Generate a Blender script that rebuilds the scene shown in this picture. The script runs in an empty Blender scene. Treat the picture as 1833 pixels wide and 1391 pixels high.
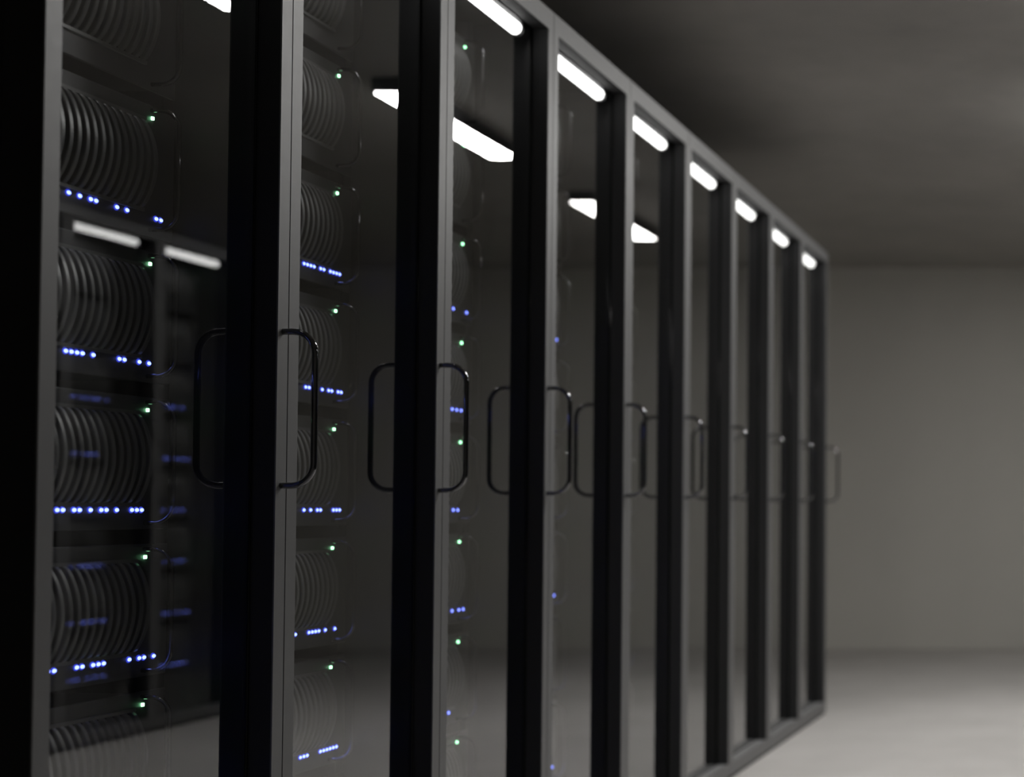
import bpy, bmesh, math, random
from mathutils import Vector

# ------------------------------------------------------------------ scene, camera, world, exposure
scene = bpy.context.scene
COL = scene.collection
PI = math.pi
random.seed(7)

A = 1.286            # camera to the rack fronts of the long row (m)
A_OPP = 1.230        # camera to the fronts of the row across the aisle
F_PX = 3020.0        # focal length in pixels of the 1833 px wide frame
EYE = 0.890          # camera height
CEIL = 2.457         # ceiling height
Y_WALL = 10.88       # end wall
Y_NEAR = -2.0        # wall behind the camera
X_SIDE = 3.45        # side walls
PITCH = 0.6          # rack pitch along the row
Y_ROW = 2.002        # near end of both rows
N_RACKS = 9
RACK_H = 2.019

cam_data = bpy.data.cameras.new('camera')
cam = bpy.data.objects.new('camera', cam_data)
COL.objects.link(cam)
scene.camera = cam
cam.location = (0, 0, EYE)
cam.rotation_euler = (math.radians(90) + math.atan(89 / F_PX), 0, 0)
cam_data.sensor_fit = 'HORIZONTAL'
cam_data.sensor_width = 36.0
cam_data.lens = F_PX / 1833 * 36.0
cam_data.shift_x = -(2005 - 916.5) / 1833
cam_data.shift_y = (824 - 695.5) / 1833
cam_data.clip_start = 0.02
cam_data.dof.use_dof = True
cam_data.dof.focus_distance = 2.65
cam_data.dof.aperture_fstop = 3.2

world = bpy.data.worlds.new('World')
scene.world = world
world.use_nodes = True
world.node_tree.nodes['Background'].inputs[0].default_value = (0.01, 0.01, 0.01, 1)
world.node_tree.nodes['Background'].inputs[1].default_value = 0.1

scene.view_settings.view_transform = 'Standard'
scene.view_settings.look = 'None'
scene.view_settings.gamma = 1.0
scene.view_settings.exposure = 0.0
scene.view_settings.use_curve_mapping = False
scene.cycles.max_bounces = 10
scene.cycles.transparent_max_bounces = 16
scene.cycles.sample_clamp_indirect = 4.0

# strength of everything that gives light
CEILING_LAMP = 73.0
FAR_LAMP = 18.0
RACK_TUBE = 5.5
BLUE_CORE = 5.0
GREEN_CORE = 7.0


# ------------------------------------------------------------------ materials
def new_mat(name):
    m = bpy.data.materials.new(name)
    m.use_nodes = True
    return m, m.node_tree, m.node_tree.nodes['Principled BSDF']


def plain(name, col, rough=0.5, metal=0.0, spec=0.5, noise=0.0, scale=40.0, coat=0.0):
    m, t, b = new_mat(name)
    b.inputs['Base Color'].default_value = (*col, 1)
    b.inputs['Roughness'].default_value = rough
    b.inputs['Metallic'].default_value = metal
    b.inputs['Specular IOR Level'].default_value = spec
    b.inputs['Coat Weight'].default_value = coat
    if noise:
        tc = t.nodes.new('ShaderNodeTexCoord')
        n = t.nodes.new('ShaderNodeTexNoise')
        n.inputs['Scale'].default_value = scale
        n.inputs['Detail'].default_value = 4
        t.links.new(tc.outputs['Object'], n.inputs['Vector'])
        mr = t.nodes.new('ShaderNodeMapRange')
        mr.inputs['To Min'].default_value = rough - noise
        mr.inputs['To Max'].default_value = rough + noise
        t.links.new(n.outputs['Fac'], mr.inputs['Value'])
        t.links.new(mr.outputs['Result'], b.inputs['Roughness'])
    return m


def glow(name, col, strength, sampled=True):
    m = bpy.data.materials.new(name)
    m.use_nodes = True
    t = m.node_tree
    t.nodes.clear()
    o = t.nodes.new('ShaderNodeOutputMaterial')
    e = t.nodes.new('ShaderNodeEmission')
    e.inputs[0].default_value = (*col, 1)
    e.inputs[1].default_value = strength
    t.links.new(e.outputs[0], o.inputs[0])
    m.cycles.emission_sampling = 'FRONT' if sampled else 'NONE'
    return m


def concrete(name, dark, light, scale, stretch=(1, 1, 1), rough=0.8, bands=0.0, spec=0.3):
    """mottled cast concrete: two noises, faint formwork bands that run up the wall"""
    m, t, b = new_mat(name)
    N, L = t.nodes.new, t.links.new
    tc = N('ShaderNodeTexCoord')
    mp = N('ShaderNodeMapping')
    mp.inputs['Scale'].default_value = stretch
    L(tc.outputs['Object'], mp.inputs['Vector'])
    n1 = N('ShaderNodeTexNoise')
    n1.inputs['Scale'].default_value = scale
    n1.inputs['Detail'].default_value = 6
    n1.inputs['Roughness'].default_value = 0.6
    L(mp.outputs[0], n1.inputs['Vector'])
    n2 = N('ShaderNodeTexNoise')
    n2.inputs['Scale'].default_value = scale * 7
    n2.inputs['Detail'].default_value = 8
    L(mp.outputs[0], n2.inputs['Vector'])
    mx = N('ShaderNodeMath')
    mx.operation = 'MULTIPLY_ADD'
    mx.inputs[1].default_value = 0.3
    L(n2.outputs['Fac'], mx.inputs[0])
    L(n1.outputs['Fac'], mx.inputs[2])
    src = mx.outputs[0]
    if bands:
        mb = N('ShaderNodeMapping')
        mb.inputs['Scale'].default_value = (1, 1, 0.02)
        L(tc.outputs['Object'], mb.inputs['Vector'])
        n3 = N('ShaderNodeTexNoise')
        n3.inputs['Scale'].default_value = 1.8
        n3.inputs['Detail'].default_value = 2
        L(mb.outputs[0], n3.inputs['Vector'])
        ma = N('ShaderNodeMath')
        ma.operation = 'MULTIPLY_ADD'
        ma.inputs[1].default_value = bands
        L(n3.outputs['Fac'], ma.inputs[0])
        L(src, ma.inputs[2])
        src = ma.outputs[0]
    mr = N('ShaderNodeMapRange')
    mr.inputs['From Min'].default_value = 0.35
    mr.inputs['From Max'].default_value = 0.95 + bands * 0.8
    L(src, mr.inputs['Value'])
    mix = N('ShaderNodeMix')
    mix.data_type = 'RGBA'
    mix.inputs['A'].default_value = (*dark, 1)
    mix.inputs['B'].default_value = (*light, 1)
    L(mr.outputs['Result'], mix.inputs['Factor'])
    L(mix.outputs['Result'], b.inputs['Base Color'])
    b.inputs['Roughness'].default_value = rough
    b.inputs['Specular IOR Level'].default_value = spec
    bp = N('ShaderNodeBump')
    bp.inputs['Strength'].default_value = 0.15
    bp.inputs['Distance'].default_value = 0.01
    L(n2.outputs['Fac'], bp.inputs['Height'])
    L(bp.outputs['Normal'], b.inputs['Normal'])
    return m


def pane_glass(name):
    """thin pane: clear, with the reflectance of its two faces by Schlick's formula"""
    m = bpy.data.materials.new(name)
    m.use_nodes = True
    t = m.node_tree
    t.nodes.clear()
    N, L = t.nodes.new, t.links.new

    def math_node(op, a, b=None):
        n = N('ShaderNodeMath')
        n.operation = op
        for i, v in enumerate((a, b)):
            if v is None:
                continue
            if isinstance(v, (int, float)):
                n.inputs[i].default_value = v
            else:
                L(v, n.inputs[i])
        return n.outputs[0]
    g = N('ShaderNodeNewGeometry')
    d = N('ShaderNodeVectorMath')
    d.operation = 'DOT_PRODUCT'
    L(g.outputs['Normal'], d.inputs[0])
    L(g.outputs['Incoming'], d.inputs[1])
    c = math_node('ABSOLUTE', d.outputs['Value'])
    p = math_node('POWER', math_node('SUBTRACT', 1.0, c), 5.0)
    f = math_node('ADD', math_node('MULTIPLY', p, 0.957), 0.043)
    r = math_node('DIVIDE', math_node('MULTIPLY', f, 2.0), math_node('ADD', f, 1.0))
    tr = N('ShaderNodeBsdfTransparent')
    tr.inputs[0].default_value = (0.93, 0.94, 0.94, 1)
    gl = N('ShaderNodeBsdfGlossy')
    gl.inputs['Roughness'].default_value = 0.0
    gl.inputs[0].default_value = (1, 1, 1, 1)
    mx = N('ShaderNodeMixShader')
    L(r, mx.inputs[0])
    L(tr.outputs[0], mx.inputs[1])
    L(gl.outputs[0], mx.inputs[2])
    o = N('ShaderNodeOutputMaterial')
    L(mx.outputs[0], o.inputs[0])
    return m


def clear_back(name):
    m = bpy.data.materials.new(name)
    m.use_nodes = True
    t = m.node_tree
    t.nodes.clear()
    tr = t.nodes.new('ShaderNodeBsdfTransparent')
    o = t.nodes.new('ShaderNodeOutputMaterial')
    t.links.new(tr.outputs[0], o.inputs[0])
    return m


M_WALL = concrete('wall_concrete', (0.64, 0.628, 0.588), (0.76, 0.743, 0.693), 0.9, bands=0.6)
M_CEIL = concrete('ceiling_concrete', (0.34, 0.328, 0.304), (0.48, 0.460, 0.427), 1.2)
M_FLOOR = concrete('floor_concrete', (0.50, 0.484, 0.467), (0.66, 0.638, 0.62), 0.9, rough=0.8, spec=0.15)
M_FRAME = plain('grey_powder_coat', (0.125, 0.125, 0.127), 0.47, 0.0, 1.0, noise=0.05, scale=60)
M_SILL = plain('grey_sill', (0.26, 0.26, 0.262), 0.45, 0.0, 0.5, noise=0.05, scale=60)
M_BLACK = plain('black_steel', (0.016, 0.016, 0.017), 0.5, 0.0, 0.4, noise=0.05)
M_LINER = plain('black_liner', (0.026, 0.026, 0.027), 0.6, 0.0, 0.3, noise=0.05)
M_GASKET = plain('black_rubber_gloss', (0.01, 0.01, 0.01), 0.06, spec=0.1)
M_CHROME = plain('dark_chrome', (0.22, 0.22, 0.228), 0.05, 1.0)
M_ROD = plain('server_handle_chrome', (0.14, 0.14, 0.145), 0.03, 1.0)
M_FACE = plain('server_face', (0.075, 0.075, 0.077), 0.45, 0.2, noise=0.06)
M_FIN = plain('server_fin', (0.125, 0.125, 0.125), 0.4, 0.0, 0.8)
M_RECESS = plain('grille_recess', (0.008, 0.008, 0.008), 0.7)
M_CHASSIS = plain('server_chassis', (0.03, 0.03, 0.03), 0.6)
M_GLASS = pane_glass('door_glass')
M_CLEAR = clear_back('door_glass_inner_face')
M_HOUSING = plain('lamp_housing', (0.03, 0.03, 0.03), 0.5)
M_CAP = plain('lamp_cap', (0.5, 0.5, 0.5), 0.4)
M_LAMP = glow('lamp_diffuser', (1.0, 0.985, 0.96), CEILING_LAMP)
M_LAMP_FAR = glow('far_lamp_diffuser', (1.0, 0.985, 0.96), FAR_LAMP)
M_TUBE = glow('tube_glow', (1.0, 0.985, 0.965), RACK_TUBE)
M_BLUE = glow('blue_led', (0.2, 0.27, 1.0), BLUE_CORE, False)
M_BLUE_HALO = glow('blue_led_halo', (0.03, 0.045, 0.5), 1.5, False)  # soft blue halo around each light, painted as a dim emissive border
M_GREEN = glow('green_led', (0.35, 1.0, 0.5), GREEN_CORE, False)


# ------------------------------------------------------------------ mesh helpers
def add_box(bm, x0, x1, y0, y1, z0, z1, bev=0.0, mat=0):
    b = bmesh.new()
    vs = [b.verts.new((x, y, z)) for x in (x0, x1) for y in (y0, y1) for z in (z0, z1)]
    for f in ((0, 1, 3, 2), (4, 6, 7, 5), (0, 4, 5, 1), (2, 3, 7, 6), (0, 2, 6, 4), (1, 5, 7, 3)):
        b.faces.new([vs[i] for i in f])
    if bev:
        bmesh.ops.bevel(b, geom=list(b.edges), offset=bev, segments=2, affect='EDGES', profile=0.6)
    merge(bm, b, mat)


def merge(bm, b, mat=0):
    b.verts.index_update()
    vm = [bm.verts.new(v.co) for v in b.verts]
    for f in b.faces:
        nf = bm.faces.new([vm[v.index] for v in f.verts])
        nf.material_index = mat
    b.free()


def add_ring(bm, x0, x1, yo, zo0, zo1, yi, zi0, zi1, bev=0.0):
    """rectangular frame lying in the y/z plane, from depth x0 (back) to x1 (front)"""
    b = bmesh.new()
    out = [(-yo, zo0), (yo, zo0), (yo, zo1), (-yo, zo1)]
    inn = [(-yi, zi0), (yi, zi0), (yi, zi1), (-yi, zi1)]
    fo = [b.verts.new((x1, y, z)) for y, z in out]
    fi = [b.verts.new((x1, y, z)) for y, z in inn]
    bo = [b.verts.new((x0, y, z)) for y, z in out]
    bi = [b.verts.new((x0, y, z)) for y, z in inn]
    for i in range(4):
        j = (i + 1) % 4
        b.faces.new((fo[i], fo[j], fi[j], fi[i]))
        b.faces.new((bo[j], bo[i], bi[i], bi[j]))
        b.faces.new((fo[j], fo[i], bo[i], bo[j]))
        b.faces.new((fi[i], fi[j], bi[j], bi[i]))
    if bev:
        es = [e for e in b.edges if e.calc_face_angle(0) > 0.5]
        bmesh.ops.bevel(b, geom=es, offset=bev, segments=2, affect='EDGES', profile=0.6)
    merge(bm, b)


def add_tube(bm, pts, r, n=10, caps=True):
    """sweep a circle along a polyline"""
    pts = [Vector(p) for p in pts]
    rings = []
    for i, p in enumerate(pts):
        a = pts[max(i - 1, 0)]
        c = pts[min(i + 1, len(pts) - 1)]
        d = (c - a).normalized()
        up = Vector((0, 1, 0)) if abs(d.y) < 0.9 else Vector((0, 0, 1))
        u = d.cross(up).normalized()
        w = d.cross(u).normalized()
        rings.append([bm.verts.new(p + r * (math.cos(2 * PI * k / n) * u + math.sin(2 * PI * k / n) * w))
                      for k in range(n)])
    for q, s in zip(rings, rings[1:]):
        for k in range(n):
            f = bm.faces.new((q[k], q[(k + 1) % n], s[(k + 1) % n], s[k]))
            f.smooth = True
    if caps:
        bm.faces.new(rings[0][::-1])
        bm.faces.new(rings[-1])


def u_handle(bm, y, x_base, x_out, z0, z1, rad, r, n=10):
    """a rod that leaves the face, turns a rounded corner, runs upright and comes back"""
    xo, a, b = x_out - r, z0 + r, z1 - r
    pts = [(x_base, y, a), ((x_base + xo - rad) / 2, y, a)]
    for k in range(9):
        t = PI / 2 * k / 8
        pts.append((xo - rad + rad * math.sin(t), y, a + rad - rad * math.cos(t)))
    pts.append((xo, y, (a + b) / 2))
    for k in range(9):
        t = PI / 2 * k / 8
        pts.append((xo - rad + rad * math.cos(t), y, b - rad + rad * math.sin(t)))
    pts += [((x_base + xo - rad) / 2, y, b), (x_base, y, b)]
    add_tube(bm, pts, r, n)


def mesh(name, bm, *mats):
    bmesh.ops.recalc_face_normals(bm, faces=bm.faces)
    me = bpy.data.meshes.new(name)
    bm.to_mesh(me)
    bm.free()
    for m in mats:
        me.materials.append(m)
    return me


def link(name, me, parent=None, loc=(0, 0, 0)):
    o = bpy.data.objects.new(name, me)
    COL.objects.link(o)
    o.location = loc
    o.parent = parent
    return o


def empty(name, label, cat, loc=(0, 0, 0), rotz=0.0, group=None):
    o = bpy.data.objects.new(name, None)
    COL.objects.link(o)
    o.empty_display_size = 0.1
    o.location = loc
    o.rotation_euler = (0, 0, rotz)
    tag(o, label, cat, group)
    return o


def tag(o, label, cat, group=None):
    o['label'] = label
    o['category'] = cat
    if group:
        o['group'] = group


def dup(o, parent=None):
    c = o.copy()
    COL.objects.link(c)
    c.parent = parent
    for ch in o.children:
        dup(ch, c)
    return c


def structure(name, boxes, m):
    bm = bmesh.new()
    for bx in boxes:
        add_box(bm, *bx)
    o = link(name, mesh(name, bm, m))
    o['kind'] = 'structure'
    return o


# ------------------------------------------------------------------ the room
T = 0.15
structure('floor', [(-X_SIDE - T, X_SIDE + T, Y_NEAR - T, Y_WALL + T, -T, 0)], M_FLOOR)
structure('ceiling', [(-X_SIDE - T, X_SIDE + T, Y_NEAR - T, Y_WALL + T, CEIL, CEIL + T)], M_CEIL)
structure('wall_back', [(-X_SIDE - T, X_SIDE + T, Y_WALL, Y_WALL + T, 0, CEIL)], M_WALL)
structure('wall_front', [(-X_SIDE - T, X_SIDE + T, Y_NEAR - T, Y_NEAR, 0, CEIL)], M_WALL)
structure('wall_left', [(-X_SIDE - T, -X_SIDE, Y_NEAR, Y_WALL, 0, CEIL)], M_WALL)
structure('wall_right', [(X_SIDE, X_SIDE + T, Y_NEAR, Y_WALL, 0, CEIL)], M_WALL)

# ------------------------------------------------------------------ the rack
HW = 0.2985          # half width of a rack
OW = 0.267           # half width of its door opening
Z0, Z1 = 0.054, RACK_H - 0.045
GLASS_X = -0.040
DEPTH = 1.0


def make_rack():
    r = empty('server_rack', 'rack', 'server rack')
    # carcass
    for s in (-1, 1):
        bm = bmesh.new()
        y0, y1 = sorted((s * (HW - 0.004), s * HW))
        add_box(bm, -DEPTH, -0.052, y0, y1, 0, RACK_H, 0.001)
        link('side_panel', mesh('side_panel', bm, M_BLACK), r)
        bm = bmesh.new()
        y0, y1 = sorted((s * 0.264, s * (HW - 0.004)))
        add_box(bm, -0.210, -0.1795, y0, y1, 0.03, RACK_H - 0.03, 0.001)
        link('mounting_rail', mesh('mounting_rail', bm, M_BLACK), r)
    w = HW - 0.004
    bm = bmesh.new()
    add_box(bm, -DEPTH, -0.052, -w, w, RACK_H - 0.03, RACK_H, 0.001)
    link('top_panel', mesh('top_panel', bm, M_BLACK), r)
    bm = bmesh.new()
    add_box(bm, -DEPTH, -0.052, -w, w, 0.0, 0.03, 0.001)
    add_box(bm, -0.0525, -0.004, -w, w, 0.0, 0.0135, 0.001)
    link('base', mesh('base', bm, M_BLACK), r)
    bm = bmesh.new()
    add_box(bm, -DEPTH, -DEPTH + 0.004, -w, w, 0.03, RACK_H - 0.03)
    link('back_panel', mesh('back_panel', bm, M_BLACK), r)
    bm = bmesh.new()
    add_box(bm, -0.1805, -0.174, -0.285, 0.285, 0.036, 0.196, 0.001)
    link('blanking_panel', mesh('blanking_panel', bm, M_FACE), r)
    # door: grey frame, black liner around the opening, glass, gasket, handle
    bm = bmesh.new()
    add_ring(bm, -0.0025, 0, HW, 0.0145, RACK_H, OW, Z0, Z1, 0.0006)
    door = link('door', mesh('door_frame', bm, M_FRAME), r)
    bm = bmesh.new()
    for s in (-1, 1):
        y0, y1 = sorted((s * OW, s * (HW - 0.001)))
        add_box(bm, -0.052, -0.0022, y0, y1, Z0, Z1)
    add_box(bm, -0.052, -0.0022, -HW + 0.001, HW - 0.001, Z1 - 0.0005, RACK_H - 0.001)
    link('door_jamb', mesh('door_jamb', bm, M_LINER), door)
    bm = bmesh.new()
    add_box(bm, -0.052, -0.0022, -HW + 0.001, HW - 0.001, 0.016, Z0, 0.0005)
    link('sill', mesh('sill', bm, M_SILL), door)
    bm = bmesh.new()
    e = 0.006
    add_box(bm, GLASS_X - 0.004, GLASS_X, -OW - e, OW + e, Z0 - e, Z1 + e)
    me = mesh('glass_pane', bm, M_GLASS, M_CLEAR)
    for p in me.polygons:
        p.material_index = 0 if p.normal.x > 0.9 else 1
    link('glass_pane', me, door)
    bm = bmesh.new()
    for s in (-1, 1):
        add_tube(bm, [(GLASS_X + 0.002, s * (OW - 0.0015), Z0), (GLASS_X + 0.002, s * (OW - 0.0015), Z1)], 0.0022, 8)
    for z in (Z0 + 0.0015, Z1 - 0.0015):
        add_tube(bm, [(GLASS_X + 0.002, -OW, z), (GLASS_X + 0.002, OW, z)], 0.0022, 8)
    link('gasket', mesh('gasket', bm, M_GASKET), door)
    bm = bmesh.new()
    u_handle(bm, 0.283, -0.002, 0.055, 0.9225, 1.169, 0.034, 0.005, 14)
    link('handle', mesh('handle', bm, M_CHROME), door)
    # the tube under the lintel
    zt, xt = 1.962, -0.060
    bm = bmesh.new()
    add_tube(bm, [(xt, -0.222, zt), (xt, 0.222, zt)], 0.0145, 20)
    tube = link('light_tube', mesh('light_tube', bm, M_TUBE), r)
    for s in (-1, 1):
        bm = bmesh.new()
        add_tube(bm, [(xt, s * 0.221, zt), (xt, s * 0.236, zt)], 0.015, 20)
        cap = link('end_cap', mesh('end_cap', bm, M_CAP), tube)
        bm = bmesh.new()
        y0, y1 = sorted((s * 0.226, s * 0.233))
        add_box(bm, xt - 0.004, xt + 0.004, y0, y1, zt + 0.010, RACK_H - 0.029)
        link('bracket', mesh('bracket', bm, M_LINER), tube)
    return r


ORD = ['nearest', 'second', 'third', 'fourth', 'fifth', 'sixth', 'seventh', 'eighth', 'farthest']


def rack_label(row, k):
    if row == 'left':
        if k == 0:
            return 'tall black server rack with grey-framed glass door, nearest to the camera in the long row'
        if k == N_RACKS - 1:
            return 'last black server rack at the far end of the long row, near the back wall'
        return f'black server rack with grey-framed glass door, {ORD[k]} from the camera in the long row'
    if k == N_RACKS - 1:
        return 'last black rack of the row across the aisle, mirrored in the nearest glass door'
    return f'black rack across the aisle, {ORD[k]} from the camera in the mirrored row'


def yc(k):
    return Y_ROW + PITCH * (k + 0.5)


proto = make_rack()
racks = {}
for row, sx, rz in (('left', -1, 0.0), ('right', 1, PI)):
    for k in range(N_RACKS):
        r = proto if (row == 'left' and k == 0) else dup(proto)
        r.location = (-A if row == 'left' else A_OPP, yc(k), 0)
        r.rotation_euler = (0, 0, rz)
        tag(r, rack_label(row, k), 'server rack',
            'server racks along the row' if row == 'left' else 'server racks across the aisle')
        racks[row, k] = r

# ------------------------------------------------------------------ the servers
UNIT = 0.22
UNIT_Z = [0.2015 + UNIT * i for i in range(8)]       # bottoms, lowest first
FACE_X = -0.173
N_SLOT = 41


def make_server():
    s = empty('server', 'server', 'server')
    bm = bmesh.new()
    add_box(bm, -0.60, -0.004, -0.245, 0.245, 0.004, 0.193, 0.002)
    link('chassis', mesh('chassis', bm, M_CHASSIS), s)
    bm = bmesh.new()
    add_box(bm, -0.005, 0.0, -0.285, 0.285, 0.0, 0.1975, 0.0015)
    link('faceplate', mesh('faceplate', bm, M_FACE), s)
    # grille of bowed fins
    bm = bmesh.new()
    nf, zb, zt, seg = 22, 0.037, 0.1725, 22
    for i in range(nf):
        y = -0.194 + i * 0.388 / (nf - 1)
        h = 0.0048
        prof = []
        for k in range(seg + 1):
            t = k / seg
            prof.append((0.002 + 0.024 * max(math.sin(PI * t), 0) ** 0.65, zb + (zt - zb) * t))
        cols = []
        for dy, back in ((-h, 0.0012), (-h * 0.75, 0.0), (h * 0.75, 0.0), (h, 0.0012)):
            cols.append([bm.verts.new((max(x - back, -0.002), y + dy, z)) for x, z in prof])
        rear = [[bm.verts.new((-0.003, y + dy, z)) for x, z in prof] for dy in (-h, h)]
        allc = [rear[0]] + cols + [rear[1]]
        for c, d in zip(allc, allc[1:]):
            for k in range(seg):
                f = bm.faces.new((c[k], d[k], d[k + 1], c[k + 1]))
                f.smooth = False
    # bottom and top ledges tie the fins together
    add_box(bm, -0.002, 0.004, -0.203, 0.203, zb - 0.003, zb + 0.002)
    add_box(bm, -0.002, 0.004, -0.203, 0.203, zt - 0.002, zt + 0.003)
    link('grille', mesh('grille', bm, M_FIN), s)
    bm = bmesh.new()
    add_box(bm, -0.001, 0.0008, -0.202, 0.202, zb, zt, 0.0004)
    link('grille_recess', mesh('grille_recess', bm, M_RECESS), s)
    for sgn in (-1, 1):
        bm = bmesh.new()
        u_handle(bm, sgn * 0.222, -0.002, 0.046, 0.006, 0.193, 0.028, 0.0033, 10)
        link('handle', mesh('server_handle', bm, M_ROD), s)
    bm = bmesh.new()
    add_box(bm, -0.001, 0.003, 0.2215, 0.2260, 0.1756, 0.1808, 0.0008)
    g = link('power_light', mesh('power_light', bm, M_GREEN), s)
    g['label'] = 'green light'
    return s


bm = bmesh.new()
led = [(-0.001, 0.0061, 0.0048), (0.0008, 0.0061, 0.0048), (0.0014, 0.0046, 0.0028), (0.0022, 0.0044, 0.0026), (0.0028, 0.0026, 0.0015)]
rings = [[bm.verts.new((x, a * math.cos(2 * PI * i / 12), b * math.sin(2 * PI * i / 12))) for i in range(12)] for x, a, b in led]
for j in range(4):
    for i in range(12):
        bm.faces.new((rings[j][i], rings[j][(i + 1) % 12], rings[j + 1][(i + 1) % 12], rings[j + 1][i])).material_index = 0 if j > 1 else 1
bm.faces.new(rings[4])
bm.faces.new(rings[0][::-1]).material_index = 1
LED_MESH = mesh('activity_light', bm, M_BLUE, M_BLUE_HALO)

# lit lights as read from the photograph: (rack, unit from the lowest) -> (row height, places along the row)
SEEN = {
    (0, 5): (372, (118, 138.2, 157, 167, 212.6, 230.5, 281.4, 290.3)),
    (0, 4): (639, (112.8, 122.7, 132.6, 142.5, 170.6, 216.3, 225.5, 251.3, 268.2)),
    (0, 3): (911, (96.4, 106.5, 136, 146.2, 164.9, 183.5, 192.8, 210.3, 237.2, 246.5, 255)),
    (0, 2): (1184, (90.2, 100.7, 140, 149.7, 168.7, 178.5, 187.8, 231.7, 249.6, 258.2, 275.3)),
    (1, 5): (480, (541.5, 547.5, 553.8, 560, 570.6, 581.9, 587.8, 593.8, 599.7, 605)),
    (1, 4): (696, (543.8, 550.5, 556, 578.9, 584.9, 595.4, 607, 612.3)),
    (1, 3): (911, (540.5, 558, 569.8, 575.8, 597, 604, 609.7)),
    (1, 2): (1126, (531, 554.3, 560.6, 566.3, 572.3, 583.2, 599.8)),
    (1, 1): (1340, (538.7, 545, 551.4, 573.3, 580, 585.3, 591, 596.6, 602.3)),
    (2, 5): (558, (811, 833.9)),
    (2, 4): (733, (809, 818, 826)),
    (2, 3): (910, (812, 819)),
    (2, 2): (1088, (809.6, 819.5, 829.4)),
    (2, 1): (1270, (803,)),
    (3, 4): (757, ()),
    (3, 5): (606, (996.6,)),
    (3, 2): (1061, (991.8,)),
    (3, 0): (1366, (988.6,)),
}


def slot_of(px, py, k):
    y = F_PX * (A - FACE_X) * (1 + (py - 913) / 102000) / (2005 - px)
    return round((y - yc(k) + 0.25) / 0.0125)


def lit_slots(row, k, u, rng):
    if u > 5:
        return []
    rand = [i for i in range(N_SLOT) if rng.random() < 0.45]
    if row == 'right':
        return rand
    if (k, u) in SEEN:
        py, pxs = SEEN[k, u]
        left = {0: 95, 1: 530, 2: 797, 3: 985}[k]
        first = slot_of(left, py, k)
        return sorted({i for i in rand if i < first} | {min(slot_of(p, py, k), N_SLOT - 1) for p in pxs})
    return rand


FROM_TOP = ['topmost', 'second from the top', 'third from the top', 'fourth from the top',
            'fifth from the top', 'sixth from the top', 'second lowest', 'lowest']


def server_label(row, k, u):
    kind = 'ribbed server'
    if row == 'left' and k < 5:
        kind += ' with green light' if u > 5 else ' with blue lights'
    spot = FROM_TOP[7 - u]
    if row == 'left':
        return f'{spot} {kind} in {"last" if k == N_RACKS - 1 else ORD[k]} rack of the long row'
    return f'{spot} {kind} in {"last" if k == N_RACKS - 1 else ORD[k]} rack across the aisle'


server0 = make_server()
rng = random.Random(11)
jobs = [('left', k) for k in range(N_RACKS)] + [('right', k) for k in range(5, N_RACKS)]
todo = []
for row, k in jobs:
    for u in range(8):
        first = not todo
        s = server0 if first else dup(server0)
        todo.append((s, row, k, u))
for s, row, k, u in todo:
    sx = -1 if row == 'left' else 1
    s.location = (-A + FACE_X if row == 'left' else A_OPP - FACE_X, yc(k), UNIT_Z[u])
    s.rotation_euler = (0, 0, 0 if row == 'left' else PI)
    tag(s, server_label(row, k, u), 'server', 'rack servers with ribbed fronts')
    if row == 'right' or k < 5:
        for i in lit_slots(row, k, u, rng):
            o = link('activity_light', LED_MESH, s, (0, -0.25 + 0.0125 * i, 0.0285))
            o['label'] = 'small blue light'

# ------------------------------------------------------------------ ceiling lamps along the aisle
LAMPS = [(3.93, 5.06, 'nearest'), (6.10, 7.20, 'middle'), (8.26, 9.40, 'farthest')]


def make_lamp(length, mat):
    l = empty('ceiling_lamp', 'lamp', 'ceiling lamp')
    h = length / 2
    bm = bmesh.new()
    add_box(bm, -0.060, 0.060, -h - 0.02, h + 0.02, -0.050, 0.0, 0.003)
    link('housing', mesh('housing', bm, M_HOUSING), l)
    bm = bmesh.new()
    add_box(bm, -0.054, 0.054, -h, h, -0.056, -0.049, 0.002)
    link('diffuser', mesh('diffuser', bm, mat), l)
    return l


lamp0 = make_lamp(1.13, M_LAMP)
for i, (y0, y1, w) in enumerate(LAMPS):
    l = lamp0 if i == 0 else make_lamp(1.13, M_LAMP_FAR) if i == 2 else dup(lamp0)
    l.location = (0, (y0 + y1) / 2, CEIL)
    tag(l, {'nearest': 'long white ceiling lamp over the aisle, nearest, mirrored atop the first glass door',
            'middle': 'long white ceiling lamp over the aisle, mirrored in the second and third glass doors',
            'farthest': 'long white ceiling lamp beyond the row ends, mirrored in fourth and fifth glass doors'}[w],
        'ceiling lamp', 'ceiling lamps along the aisle')
